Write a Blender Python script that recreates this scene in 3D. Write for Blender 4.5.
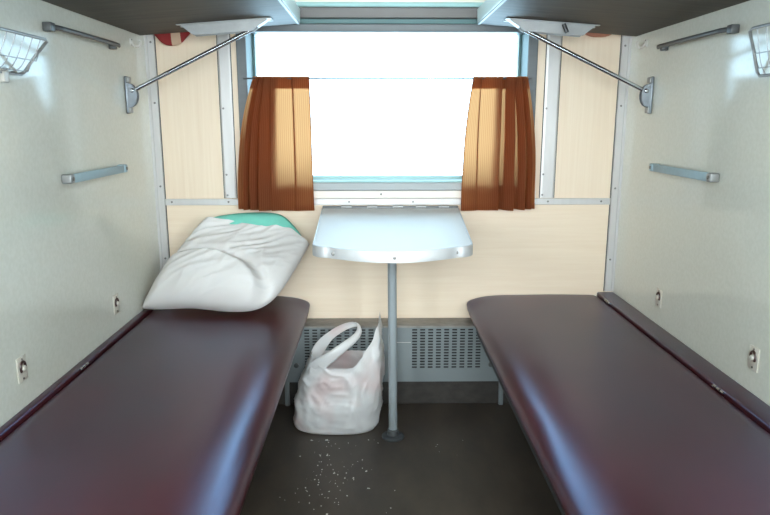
import bpy, bmesh, math, random
from math import sin, cos, pi, radians, sqrt, exp
from mathutils import Vector, Matrix, noise

random.seed(7)
SC = bpy.context.scene
COL = SC.collection
for o in list(bpy.data.objects):
    bpy.data.objects.remove(o, do_unlink=True)

# ------------------------------------------------------------------ camera
# metres; x to the right, y towards the window wall (inner face at y = 0), z up, floor at 0
cam_d = bpy.data.cameras.new('camera')
cam = bpy.data.objects.new('camera', cam_d); COL.objects.link(cam)
cam_d.sensor_fit = 'HORIZONTAL'; cam_d.sensor_width = 36.0
cam_d.lens = 662.0 / 770.0 * 36.0
cam_d.clip_start = 0.02
cam.location = (-0.047, -2.586, 1.14)
cam.rotation_euler = (radians(90 - 11.8), 0, radians(-0.83))
SC.camera = cam

# ------------------------------------------------------------------ sky / daylight / exposure
SKY = (0.52, 0.79, 1.0); SKY_S = 10.0
world = bpy.data.worlds.new('sky'); SC.world = world
world.use_nodes = True
bg = world.node_tree.nodes['Background']
bg.inputs['Color'].default_value = (*SKY, 1)
bg.inputs['Strength'].default_value = SKY_S

def area_light(name, loc, rot, sx, sy, watts, color, portal=False):
    d = bpy.data.lights.new(name, 'AREA'); d.shape = 'RECTANGLE'
    d.size = sx; d.size_y = sy; d.energy = watts; d.color = color
    if portal: d.cycles.is_portal = True
    o = bpy.data.objects.new(name, d); COL.objects.link(o)
    o.location = loc; o.rotation_euler = rot
    return o
# portal that helps sample the sky through the compartment window
area_light('window_portal', (0, 0.14, 1.19), (radians(-90), 0, 0), 1.06, 0.62, 1, (1, 1, 1), True)
# sun-side daylight entering through the three corridor windows behind the camera
for wx in (-1.45, 0.0, 1.45):
    area_light('corridor_window_daylight', (wx, -3.03, 1.30), (radians(90), 0, 0), 1.08, 0.86, 45, (1.0, 0.945, 0.90))

vs = SC.view_settings
vs.view_transform = 'Standard'; vs.look = 'None'; vs.gamma = 1.0; vs.use_curve_mapping = False
vs.exposure = 0.15
SC.cycles.max_bounces = 10; SC.cycles.diffuse_bounces = 6; SC.cycles.glossy_bounces = 4
SC.cycles.transmission_bounces = 6; SC.cycles.transparent_max_bounces = 12
SC.cycles.use_denoising = True
SC.cycles.sample_clamp_indirect = 6.0
SC.cycles.caustics_reflective = False; SC.cycles.caustics_refractive = False

# ------------------------------------------------------------------ materials
M = {}
def mat(name, color, rough=0.5, metal=0.0, spec=0.5, coat=0.0, coat_rough=0.1, var=0.0, vscale=(8, 8, 8),
        color2=None, bump=0.0, bscale=60.0, detail=4.0, vdist=None, roughvar=0.0):
    m = bpy.data.materials.new(name); m.use_nodes = True
    nt = m.node_tree; b = nt.nodes['Principled BSDF']
    b.inputs['Roughness'].default_value = rough
    b.inputs['Metallic'].default_value = metal
    b.inputs['Specular IOR Level'].default_value = spec
    b.inputs['Coat Weight'].default_value = coat
    b.inputs['Coat Roughness'].default_value = coat_rough
    b.inputs['Base Color'].default_value = (*color, 1)
    tc = nt.nodes.new('ShaderNodeTexCoord')
    if var > 0 or color2:
        mp = nt.nodes.new('ShaderNodeMapping'); mp.inputs['Scale'].default_value = vscale
        nt.links.new(tc.outputs['Object'], mp.inputs['Vector'])
        n = nt.nodes.new('ShaderNodeTexNoise'); n.inputs['Scale'].default_value = 1.0
        n.inputs['Detail'].default_value = detail
        n.inputs['Roughness'].default_value = 0.6
        if vdist: n.inputs['Distortion'].default_value = vdist
        nt.links.new(mp.outputs['Vector'], n.inputs['Vector'])
        r = nt.nodes.new('ShaderNodeValToRGB')
        r.color_ramp.elements[0].position = 0.3; r.color_ramp.elements[1].position = 0.7
        c2 = color2 if color2 else tuple(c * (1 - var) for c in color)
        r.color_ramp.elements[0].color = (*c2, 1); r.color_ramp.elements[1].color = (*color, 1)
        nt.links.new(n.outputs['Fac'], r.inputs['Fac'])
        nt.links.new(r.outputs['Color'], b.inputs['Base Color'])
        if roughvar:
            mr = nt.nodes.new('ShaderNodeMapRange')
            mr.inputs['To Min'].default_value = rough - roughvar; mr.inputs['To Max'].default_value = rough + roughvar
            nt.links.new(n.outputs['Fac'], mr.inputs['Value']); nt.links.new(mr.outputs['Result'], b.inputs['Roughness'])
    if bump > 0:
        n2 = nt.nodes.new('ShaderNodeTexNoise'); n2.inputs['Scale'].default_value = bscale; n2.inputs['Detail'].default_value = 3
        nt.links.new(tc.outputs['Object'], n2.inputs['Vector'])
        bp = nt.nodes.new('ShaderNodeBump'); bp.inputs['Strength'].default_value = bump; bp.inputs['Distance'].default_value = 0.002
        nt.links.new(n2.outputs['Fac'], bp.inputs['Height']); nt.links.new(bp.outputs['Normal'], b.inputs['Normal'])
    M[name] = m
    return m

def wood(name, vertical=True):
    m = mat(name, (0.86, 0.72, 0.52), rough=0.42, spec=0.35)
    nt = m.node_tree; b = nt.nodes['Principled BSDF']
    tc = [n for n in nt.nodes if n.type == 'TEX_COORD'][0]
    mp = nt.nodes.new('ShaderNodeMapping')
    mp.inputs['Scale'].default_value = (55, 10, 1.6) if vertical else (1.8, 10, 38)
    nt.links.new(tc.outputs['Object'], mp.inputs['Vector'])
    n = nt.nodes.new('ShaderNodeTexNoise'); n.inputs['Scale'].default_value = 1.3; n.inputs['Detail'].default_value = 6
    n.inputs['Roughness'].default_value = 0.65; n.inputs['Distortion'].default_value = 0.4
    nt.links.new(mp.outputs['Vector'], n.inputs['Vector'])
    r = nt.nodes.new('ShaderNodeValToRGB')
    r.color_ramp.elements[0].position = 0.25; r.color_ramp.elements[1].position = 0.72
    r.color_ramp.elements[0].color = (0.79, 0.63, 0.47, 1); r.color_ramp.elements[1].color = (0.86, 0.715, 0.56, 1)
    nt.links.new(n.outputs['Fac'], r.inputs['Fac']); nt.links.new(r.outputs['Color'], b.inputs['Base Color'])
    return m
wood('birch_vertical', True); wood('birch_horizontal', False)

def wall_laminate(name):
    m = mat(name, (0.74, 0.735, 0.66), rough=0.11, spec=0.38)
    nt = m.node_tree; b = nt.nodes['Principled BSDF']
    tc = [n for n in nt.nodes if n.type == 'TEX_COORD'][0]
    n = nt.nodes.new('ShaderNodeTexNoise'); n.inputs['Scale'].default_value = 95; n.inputs['Detail'].default_value = 2
    nt.links.new(tc.outputs['Object'], n.inputs['Vector'])
    r = nt.nodes.new('ShaderNodeValToRGB')
    r.color_ramp.elements[0].position = 0.35; r.color_ramp.elements[1].position = 0.65
    r.color_ramp.elements[0].color = (0.70, 0.70, 0.62, 1); r.color_ramp.elements[1].color = (0.74, 0.74, 0.665, 1)
    nt.links.new(n.outputs['Fac'], r.inputs['Fac']); nt.links.new(r.outputs['Color'], b.inputs['Base Color'])
    return m
wall_laminate('wall_laminate')

mat('vinyl', (0.072, 0.012, 0.012), rough=0.30, spec=0.5, color2=(0.042, 0.011, 0.010), vscale=(3, 2, 3), bump=0.12, bscale=420)
_v = M['vinyl'].node_tree.nodes['Principled BSDF']
_v.inputs['IOR'].default_value = 1.80; _v.inputs['Specular Tint'].default_value = (0.18, 0.48, 1.0, 1)   # blue of the window glint put into the reflection colour, not the vinyl's own
mat('floor_lino', (0.092, 0.072, 0.055), rough=0.42, spec=0.4, color2=(0.042, 0.035, 0.029), vscale=(7, 3, 5), detail=8, roughvar=0.08)
mat('aluminium', (0.62, 0.60, 0.585), rough=0.45, metal=0.35, var=0.08, vscale=(30, 30, 6))
mat('aluminium_edge', (0.50, 0.50, 0.50), rough=0.5, metal=0.55, var=0.08, vscale=(14, 14, 2))
mat('chrome', (0.42, 0.43, 0.45), rough=0.2, metal=1.0)
mat('zinc', (0.20, 0.22, 0.24), rough=0.38, metal=0.75)
mat('dark_steel', (0.10, 0.104, 0.104), rough=0.4, metal=0.3)
mat('steel', (0.36, 0.365, 0.36), rough=0.45, metal=0.5, var=0.15, vscale=(20, 20, 20))
mat('screw_metal', (0.22, 0.21, 0.20), rough=0.4, metal=0.8)
mat('teal_paint', (0.10, 0.19, 0.195), rough=0.45, spec=0.35)
mat('teal_light', (0.36, 0.58, 0.58), rough=0.4, spec=0.4)
mat('grey_paint', (0.145, 0.16, 0.168), rough=0.4, spec=0.4, var=0.12, vscale=(2, 2, 60))
mat('taupe_paint', (0.165, 0.155, 0.15), rough=0.4, spec=0.4)
mat('white_panel', (0.84, 0.85, 0.83), rough=0.4)
mat('cream_strip', (0.80, 0.74, 0.66), rough=0.4)
mat('berth_board', (0.085, 0.070, 0.054), rough=0.55, spec=0.2, color2=(0.042, 0.035, 0.028), vscale=(4, 40, 10), detail=6, bump=0.1, bscale=50)
mat('berth_edge', (0.60, 0.74, 0.75), rough=0.3, spec=0.5)
mat('table_white', (0.665, 0.645, 0.625), rough=0.55, spec=0.2)
mat('pole_paint', (0.29, 0.32, 0.33), rough=0.4, spec=0.45, var=0.2, vscale=(20, 20, 5))
mat('heater_paint', (0.235, 0.26, 0.265), rough=0.42, spec=0.4, var=0.14, vscale=(5, 5, 5))
mat('heater_top', (0.20, 0.185, 0.17), rough=0.6, color2=(0.33, 0.31, 0.28), vscale=(18, 30, 10))
mat('dark_void', (0.015, 0.014, 0.013), rough=0.8)
mat('dark_frame', (0.05, 0.055, 0.06), rough=0.5, spec=0.4)
mat('plinth', (0.055, 0.047, 0.04), rough=0.7, var=0.4, vscale=(20, 20, 30))
mat('cotton_white', (0.68, 0.655, 0.635), rough=0.9, spec=0.1, bump=0.25, bscale=260)
mat('mint_fabric', (0.20, 0.62, 0.50), rough=0.85, spec=0.1, var=0.1, vscale=(20, 20, 20))
mat('strap_blue', (0.36, 0.49, 0.55), rough=0.55, var=0.08, vscale=(10, 80, 40))
mat('plate_cream', (0.66, 0.62, 0.54), rough=0.35)
mat('bakelite', (0.05, 0.022, 0.018), rough=0.3)
mat('hook_white', (0.60, 0.57, 0.52), rough=0.35)
mat('faded_red', (0.45, 0.19, 0.13), rough=0.9, spec=0.1)
mat('sill_grey', (0.36, 0.38, 0.385), rough=0.4, spec=0.4)
mat('crumb', (0.75, 0.73, 0.68), rough=0.8)
mat('black_plastic', (0.02, 0.02, 0.02), rough=0.3)

def glass():
    m = bpy.data.materials.new('window_glass'); m.use_nodes = True; nt = m.node_tree
    nt.nodes.clear()
    out = nt.nodes.new('ShaderNodeOutputMaterial'); mx = nt.nodes.new('ShaderNodeMixShader')
    t = nt.nodes.new('ShaderNodeBsdfTransparent'); g = nt.nodes.new('ShaderNodeBsdfGlossy')
    t.inputs['Color'].default_value = (0.96, 0.98, 0.98, 1); g.inputs['Roughness'].default_value = 0.02
    fr = nt.nodes.new('ShaderNodeFresnel'); fr.inputs['IOR'].default_value = 1.45
    nt.links.new(fr.outputs['Fac'], mx.inputs['Fac']); nt.links.new(t.outputs['BSDF'], mx.inputs[1]); nt.links.new(g.outputs['BSDF'], mx.inputs[2])
    nt.links.new(mx.outputs['Shader'], out.inputs['Surface'])
    M['window_glass'] = m
glass()

def curtain_mat():
    m = bpy.data.materials.new('curtain_fabric'); m.use_nodes = True; nt = m.node_tree
    nt.nodes.clear()
    out = nt.nodes.new('ShaderNodeOutputMaterial'); mx = nt.nodes.new('ShaderNodeMixShader')
    d = nt.nodes.new('ShaderNodeBsdfDiffuse'); t = nt.nodes.new('ShaderNodeBsdfTranslucent')
    uv = nt.nodes.new('ShaderNodeUVMap')
    w = nt.nodes.new('ShaderNodeTexWave'); w.wave_type = 'BANDS'; w.bands_direction = 'X'
    w.inputs['Scale'].default_value = 26; w.inputs['Distortion'].default_value = 0.6; w.inputs['Detail'].default_value = 2
    nt.links.new(uv.outputs['UV'], w.inputs['Vector'])
    r = nt.nodes.new('ShaderNodeValToRGB')
    r.color_ramp.elements[0].color = (0.145, 0.043, 0.019, 1); r.color_ramp.elements[1].color = (0.20, 0.066, 0.030, 1)
    nt.links.new(w.outputs['Fac'], r.inputs['Fac']); nt.links.new(r.outputs['Color'], d.inputs['Color'])
    r2 = nt.nodes.new('ShaderNodeValToRGB')
    r2.color_ramp.elements[0].color = (0.86, 0.37, 0.135, 1); r2.color_ramp.elements[1].color = (0.95, 0.48, 0.20, 1)
    nt.links.new(w.outputs['Fac'], r2.inputs['Fac']); nt.links.new(r2.outputs['Color'], t.inputs['Color'])
    mx.inputs['Fac'].default_value = 0.38
    nt.links.new(d.outputs['BSDF'], mx.inputs[1]); nt.links.new(t.outputs['BSDF'], mx.inputs[2])
    nt.links.new(mx.outputs['Shader'], out.inputs['Surface'])
    M['curtain_fabric'] = m
curtain_mat()

def bag_mat():
    m = bpy.data.materials.new('bag_plastic'); m.use_nodes = True; nt = m.node_tree
    b = nt.nodes['Principled BSDF']; out = nt.nodes['Material Output']
    b.inputs['Roughness'].default_value = 0.33; b.inputs['Specular IOR Level'].default_value = 0.5
    tc = nt.nodes.new('ShaderNodeTexCoord')
    n = nt.nodes.new('ShaderNodeTexNoise'); n.inputs['Scale'].default_value = 7.0; n.inputs['Detail'].default_value = 1.5
    nt.links.new(tc.outputs['Object'], n.inputs['Vector'])
    r = nt.nodes.new('ShaderNodeValToRGB')
    e = r.color_ramp.elements
    e[0].position = 0.30; e[0].color = (0.72, 0.56, 0.54, 1); e[1].position = 0.50; e[1].color = (0.75, 0.735, 0.72, 1)
    nt.links.new(n.outputs['Fac'], r.inputs['Fac']); nt.links.new(r.outputs['Color'], b.inputs['Base Color'])
    t = nt.nodes.new('ShaderNodeBsdfTranslucent'); t.inputs['Color'].default_value = (0.85, 0.85, 0.85, 1)
    mx = nt.nodes.new('ShaderNodeMixShader'); mx.inputs['Fac'].default_value = 0.25
    nt.links.new(b.outputs['BSDF'], mx.inputs[1]); nt.links.new(t.outputs['BSDF'], mx.inputs[2])
    nt.links.new(mx.outputs['Shader'], out.inputs['Surface'])
    M['bag_plastic'] = m
bag_mat()

def stripe_mat():
    m = mat('striped_cloth', (0.45, 0.03, 0.04), rough=0.9, spec=0.1)
    nt = m.node_tree; b = nt.nodes['Principled BSDF']
    uv = nt.nodes.new('ShaderNodeUVMap'); sp = nt.nodes.new('ShaderNodeSeparateXYZ')
    nt.links.new(uv.outputs['UV'], sp.inputs['Vector'])
    r = nt.nodes.new('ShaderNodeValToRGB'); r.color_ramp.interpolation = 'CONSTANT'
    e = r.color_ramp.elements
    e[0].position = 0; e[0].color = (0.26, 0.035, 0.035, 1); e[1].position = 0.48; e[1].color = (0.55, 0.38, 0.27, 1)
    e2 = e.new(0.70); e2.color = (0.26, 0.035, 0.035, 1)
    nt.links.new(sp.outputs['X'], r.inputs['Fac']); nt.links.new(r.outputs['Color'], b.inputs['Base Color'])
stripe_mat()

# ------------------------------------------------------------------ helpers
def link(o, parent=None):
    COL.objects.link(o)
    if parent: o.parent = parent
    return o

def obj(name, bm, material, parent=None, smooth=False, loc=None):
    me = bpy.data.meshes.new(name)
    bmesh.ops.recalc_face_normals(bm, faces=bm.faces[:])
    bm.to_mesh(me); bm.free()
    me.materials.append(M[material])
    if smooth:
        me.polygons.foreach_set('use_smooth', [True] * len(me.polygons))
    o = bpy.data.objects.new(name, me); link(o, parent)
    if loc: o.location = loc
    return o

def autosmooth(o, ang=40):
    me = o.data
    me.polygons.foreach_set('use_smooth', [True] * len(me.polygons))
    me.set_sharp_from_angle(angle=radians(ang))
    return o

def struct(o):
    o['kind'] = 'structure'; return o

def tag(o, label, cat, group=None):
    o['label'] = label; o['category'] = cat
    if group: o['group'] = group
    return o

def thing(name, label, cat, loc=(0, 0, 0), group=None):
    o = bpy.data.objects.new(name, None); o.empty_display_size = 0.05
    link(o); o.location = loc
    return tag(o, label, cat, group)

def box(bm, x0, x1, y0, y1, z0, z1, bev=0.0, seg=2):
    t = bmesh.new()
    bmesh.ops.create_cube(t, size=1.0)
    for v in t.verts:
        v.co = Vector(((x0 + x1) / 2 + v.co.x * (x1 - x0), (y0 + y1) / 2 + v.co.y * (y1 - y0), (z0 + z1) / 2 + v.co.z * (z1 - z0)))
    if bev > 0:
        bmesh.ops.bevel(t, geom=t.edges[:], offset=bev, segments=seg, profile=0.5, affect='EDGES')
    me = bpy.data.meshes.new('t'); t.to_mesh(me); t.free(); bm.from_mesh(me); bpy.data.meshes.remove(me)
    return bm

def mkbox(*a, **k):
    return box(bmesh.new(), *a, **k)

def tube(bm, pts, r, seg=10, caps=True, closed=False, flat=None):
    """sweep a circle (or an ellipse, flat=(ra, rb, up)) along a polyline"""
    pts = [Vector(p) for p in pts]; n = len(pts)
    rings = []; prev_u = None
    for i, p in enumerate(pts):
        if closed: t = pts[(i + 1) % n] - pts[i - 1]
        else: t = pts[min(i + 1, n - 1)] - pts[max(i - 1, 0)]
        t.normalize()
        if flat: u = Vector(flat[2])
        elif prev_u is None: u = Vector((0, 0, 1)) if abs(t.z) < 0.9 else Vector((1, 0, 0))
        else: u = prev_u
        u = (u - t * u.dot(t)).normalized(); prev_u = u
        w = t.cross(u)
        ra, rb = (flat[0], flat[1]) if flat else ((r[i], r[i]) if isinstance(r, (list, tuple)) else (r, r))
        rings.append([bm.verts.new(p + u * (ra * cos(2 * pi * k / seg)) + w * (rb * sin(2 * pi * k / seg))) for k in range(seg)])
    m = n if closed else n - 1
    for i in range(m):
        a, b = rings[i], rings[(i + 1) % n]
        for k in range(seg):
            bm.faces.new((a[k], a[(k + 1) % seg], b[(k + 1) % seg], b[k]))
    if caps and not closed:
        bm.faces.new(rings[0][::-1]); bm.faces.new(rings[-1])
    return bm

def mktube(*a, **k):
    return tube(bmesh.new(), *a, **k)

def smoothpts(ctrl, n=24, closed=False):
    c = [Vector(p) for p in ctrl]; out = []; m = len(c)
    segs = m if closed else m - 1
    for i in range(segs):
        if closed: p0, p1, p2, p3 = c[i - 1], c[i], c[(i + 1) % m], c[(i + 2) % m]
        else: p0, p1, p2, p3 = c[max(i - 1, 0)], c[i], c[i + 1], c[min(i + 2, m - 1)]
        k = max(2, n // segs)
        for j in range(k):
            t = j / k
            out.append(0.5 * ((2 * p1) + (p2 - p0) * t + (2 * p0 - 5 * p1 + 4 * p2 - p3) * t * t + (3 * p1 - p0 - 3 * p2 + p3) * t ** 3))
    if not closed: out.append(c[-1])
    return out

def prism(bm, outline, axis, a, b):
    """extrude a 2D outline along axis from a to b; outline coordinates are the two other axes in order"""
    def P(p, t):
        if axis == 0: return (t, p[0], p[1])
        if axis == 1: return (p[0], t, p[1])
        return (p[0], p[1], t)
    A = [bm.verts.new(P(p, a)) for p in outline]; B = [bm.verts.new(P(p, b)) for p in outline]
    n = len(outline)
    bm.faces.new(A); bm.faces.new(B[::-1])
    for i in range(n):
        bm.faces.new((A[i], A[(i + 1) % n], B[(i + 1) % n], B[i]))
    return bm

def disc(bm, c, axis, r, h, seg=14):
    """short cylinder with a domed cap, starting at c and growing along axis"""
    c = Vector(c); ax = Vector(axis).normalized()
    return tube(bm, [c, c + ax * h * 0.6, c + ax * h * 0.9, c + ax * h], [r, r, r * 0.8, r * 0.35], seg=seg)

screw_mesh = {}
def screw(parent, loc, axis, r=0.004):
    key = (tuple(round(a) for a in axis), r)
    if key not in screw_mesh:
        o = obj('screw', disc(bmesh.new(), (0, 0, 0), axis, r, 0.0022, 10), 'screw_metal', parent)
        screw_mesh[key] = o.data; o.location = loc
        return o
    o = bpy.data.objects.new('screw', screw_mesh[key]); link(o, parent); o.location = loc
    return o

def solid(o, th, offset=0):
    md = o.modifiers.new('thickness', 'SOLIDIFY'); md.thickness = th; md.offset = offset
    return o

# ------------------------------------------------------------------ the shell
WL, WR = 0.902, 0.914            # inner faces of the two partition walls
def WS(s): return WR if s > 0 else WL
CEIL = 2.30
REAR = -2.98
struct(obj('floor', mkbox(-2.2, 2.2, REAR - 0.05, 0.16, -0.05, 0.0), 'floor_lino'))
struct(obj('ceiling', mkbox(-2.2, 2.2, REAR - 0.05, 0.16, CEIL, CEIL + 0.05), 'white_panel'))

# window wall: core with an opening, faced by birch panels
OX0, OX1, OZ0, OZ1 = -0.545, 0.545, 0.865, 1.56
wb = bmesh.new()
box(wb, -2.2, OX0, 0.008, 0.16, 0, CEIL); box(wb, OX1, 2.2, 0.008, 0.16, 0, CEIL)
box(wb, OX0, OX1, 0.008, 0.16, 0, OZ0); box(wb, OX0, OX1, 0.008, 0.16, OZ1, CEIL)
wall_back = struct(obj('wall_back', wb, 'cream_strip'))
def panel(x0, x1, z0, z1, m):
    obj('panel', mkbox(x0, x1, 0.0, 0.010, z0, z1, bev=0.0012, seg=1), m, wall_back)
panel(-WL, -0.605, 0.815, 1.60, 'birch_vertical')
panel(-0.602, OX0 - 0.002, 0.815, 1.60, 'birch_vertical')
panel(0.615, WR, 0.815, 1.60, 'birch_vertical')
panel(OX1 + 0.002, 0.612, 0.815, 1.60, 'birch_vertical')
panel(-WL, WR, 0.345, 0.812, 'birch_horizontal')
panel(-WL, WR, 1.603, CEIL, 'white_panel')
obj('lower_panel', mkbox(-WL, WR, 0.002, 0.010, 0.0, 0.343), 'plinth', wall_back)

for name, s in (('wall_left', -1), ('wall_right', 1)):
    x0, x1 = sorted((s * WS(s), s * (WS(s) + 0.035)))
    struct(obj(name, mkbox(x0, x1, -1.92, 0.008, 0, CEIL, bev=0.002, seg=1), 'wall_laminate'))
# closing walls towards the neighbouring bays and the corridor side with its windows
struct(obj('wall_bay_left', mkbox(-2.2, -WL - 0.036, -1.92, -1.88, 0, CEIL), 'wall_laminate'))
struct(obj('wall_bay_right', mkbox(WR + 0.036, 2.2, -1.92, -1.88, 0, CEIL), 'wall_laminate'))
struct(obj('wall_corridor_left', mkbox(-2.24, -2.2, REAR - 0.05, -1.88, 0, CEIL), 'white_panel'))
struct(obj('wall_corridor_right', mkbox(2.2, 2.24, REAR - 0.05, -1.88, 0, CEIL), 'white_panel'))
wr = bmesh.new(); zs0, zs1 = 0.86, 1.74
box(wr, -2.2, 2.2, REAR - 0.05, REAR, 0, zs0); box(wr, -2.2, 2.2, REAR - 0.05, REAR, zs1, CEIL)
prev = -2.2
for wx in (-1.45, 0.0, 1.45):
    box(wr, prev, wx - 0.55, REAR - 0.05, REAR, zs0, zs1); prev = wx + 0.55
box(wr, prev, 2.2, REAR - 0.05, REAR, zs0, zs1)
struct(obj('wall_rear', wr, 'wall_laminate'))
for k, wx in enumerate((-1.45, 0.0, 1.45)):
    f = bmesh.new()
    box(f, wx - 0.55, wx - 0.515, REAR - 0.04, REAR + 0.012, zs0, zs1); box(f, wx + 0.515, wx + 0.55, REAR - 0.04, REAR + 0.012, zs0, zs1)
    box(f, wx - 0.515, wx + 0.515, REAR - 0.04, REAR + 0.012, zs0, zs0 + 0.035); box(f, wx - 0.515, wx + 0.515, REAR - 0.04, REAR + 0.012, zs1 - 0.035, zs1)
    wo = struct(obj('window_%d' % (k + 2), f, 'grey_paint'))
    obj('pane', mkbox(wx - 0.515, wx + 0.515, REAR - 0.03, REAR - 0.025, zs0 + 0.035, zs1 - 0.035), 'window_glass', wo)

# ---- the window
win = bpy.data.objects.new('window_1', None); link(win); win['kind'] = 'structure'
win['label'] = 'wide carriage window with teal and grey metal frame'
GX, GZ0, GZ1, GY = 0.515, 0.912, 1.468, 0.085
f = bmesh.new()   # grey face frame on the wall, left and right
box(f, -0.564, -0.527, -0.010, 0.02, 0.868, 1.49, 0.003); box(f, 0.527, 0.564, -0.010, 0.02, 0.868, 1.49, 0.003)
obj('jamb_face', f, 'grey_paint', win)
f = bmesh.new()   # teal reveals running back to the glass
for s in (-1, 1):
    prism(f, [(s * 0.527, -0.006), (s * 0.545, -0.006), (s * 0.545, 0.12), (s * GX, 0.12), (s * GX, 0.09)], 2, 0.885, 1.50)
obj('reveal', f, 'teal_paint', win)
f = bmesh.new()   # grey inner sash
box(f, -GX - 0.01, -GX + 0.006, 0.076, 0.12, GZ0, GZ1); box(f, GX - 0.006, GX + 0.01, 0.076, 0.12, GZ0, GZ1)
obj('sash', f, 'teal_paint', win)
obj('sash_bottom', mkbox(-0.53, 0.53, 0.066, 0.12, 0.885, GZ0 + 0.006, 0.003), 'teal_light', win)
obj('sash_top', mkbox(-0.53, 0.53, 0.066, 0.12, GZ1 - 0.004, 1.50, 0.003), 'grey_paint', win)
obj('sill', mkbox(-0.545, 0.545, -0.012, 0.075, 0.868, 0.899, 0.004), 'sill_grey', win)
obj('sill_lip', mkbox(-0.545, 0.545, -0.004, 0.070, 0.898, 0.906, 0.003), 'teal_light', win)
obj('head_lower', mkbox(-0.564, 0.564, -0.012, 0.075, 1.457, 1.486, 0.004), 'grey_paint', win)
obj('head_groove', mkbox(-0.56, 0.56, -0.006, 0.07, 1.487, 1.504, 0.002), 'teal_paint', win)
obj('head_upper', mkbox(-0.56, 0.56, -0.020, 0.10, 1.505, 1.543, 0.004), 'taupe_paint', win)
obj('head_cap', mkbox(-0.564, 0.564, -0.024, 0.10, 1.5435, 1.560, 0.004), 'teal_light', win)
obj('pane', mkbox(-GX, GX, GY, GY + 0.006, GZ0, GZ1), 'window_glass', win)

# ---- aluminium strips on the window wall
def trim(n, bm_, m='aluminium'):
    return struct(obj('trim_%d' % n, bm_, m))
t = bmesh.new(); prism(t, [(-WL, 0), (-WL, -0.009), (-WL + 0.008, -0.009), (-WL + 0.011, -0.006), (-WL + 0.034, -0.006), (-WL + 0.036, 0)], 2, 0.458, 1.62)
t1 = trim(1, t)
t = bmesh.new(); prism(t, [(WR, 0), (WR, -0.009), (WR - 0.008, -0.009), (WR - 0.011, -0.006), (WR - 0.034, -0.006), (WR - 0.036, 0)], 2, 0.458, 1.62)
t2 = trim(2, t)
for z in (0.60, 0.885, 1.20, 1.42):
    screw(t1, (-WL + 0.022, -0.006, z), (0, -1, 0)); screw(t2, (WR - 0.022, -0.006, z - 0.01), (0, -1, 0))
t = bmesh.new(); prism(t, [(-0.634, 0), (-0.634, -0.004), (-0.628, -0.007), (-0.594, -0.007), (-0.588, -0.004), (-0.588, 0)], 2, 0.838, 1.50)
t3 = trim(3, t)
t = bmesh.new(); prism(t, [(0.652, 0), (0.652, -0.004), (0.646, -0.007), (0.606, -0.007), (0.598, -0.004), (0.598, 0)], 2, 0.838, 1.50)
t4 = trim(4, t)
for z in (0.85, 0.93, 1.18):
    screw(t3, (-0.622, -0.007, z), (0, -1, 0)); screw(t4, (0.606, -0.007, z), (0, -1, 0))
for tr, xs in ((t3, (-0.6355, -0.5865)), (t4, (0.5965, 0.6535))):
    for x in xs:
        obj('seal', mkbox(x - 0.0015, x + 0.0015, -0.0025, 0.0, 0.838, 1.50), 'dark_frame', tr)
for tr, x in ((t1, -WL + 0.0375), (t2, WR - 0.0375)):
    obj('seal', mkbox(x - 0.0012, x + 0.0012, -0.002, 0.0, 0.458, 1.60), 'dark_frame', tr)
t5 = trim(5, mkbox(-WL + 0.036, WR - 0.036, -0.006, 0.0, 0.811, 0.836, 0.0015, 1))
for x in (-0.84, -0.62, -0.42, -0.15, 0.10, 0.42, 0.63, 0.84):
    screw(t5, (x, -0.006, 0.824), (0, -1, 0))
t6 = struct(obj('trim_6', mkbox(-0.583, 0.583, -0.003, 0.0, 0.838, 0.866, 0.001, 1), 'cream_strip'))
screw(t6, (-0.025, -0.003, 0.853), (0, -1, 0))

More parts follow.
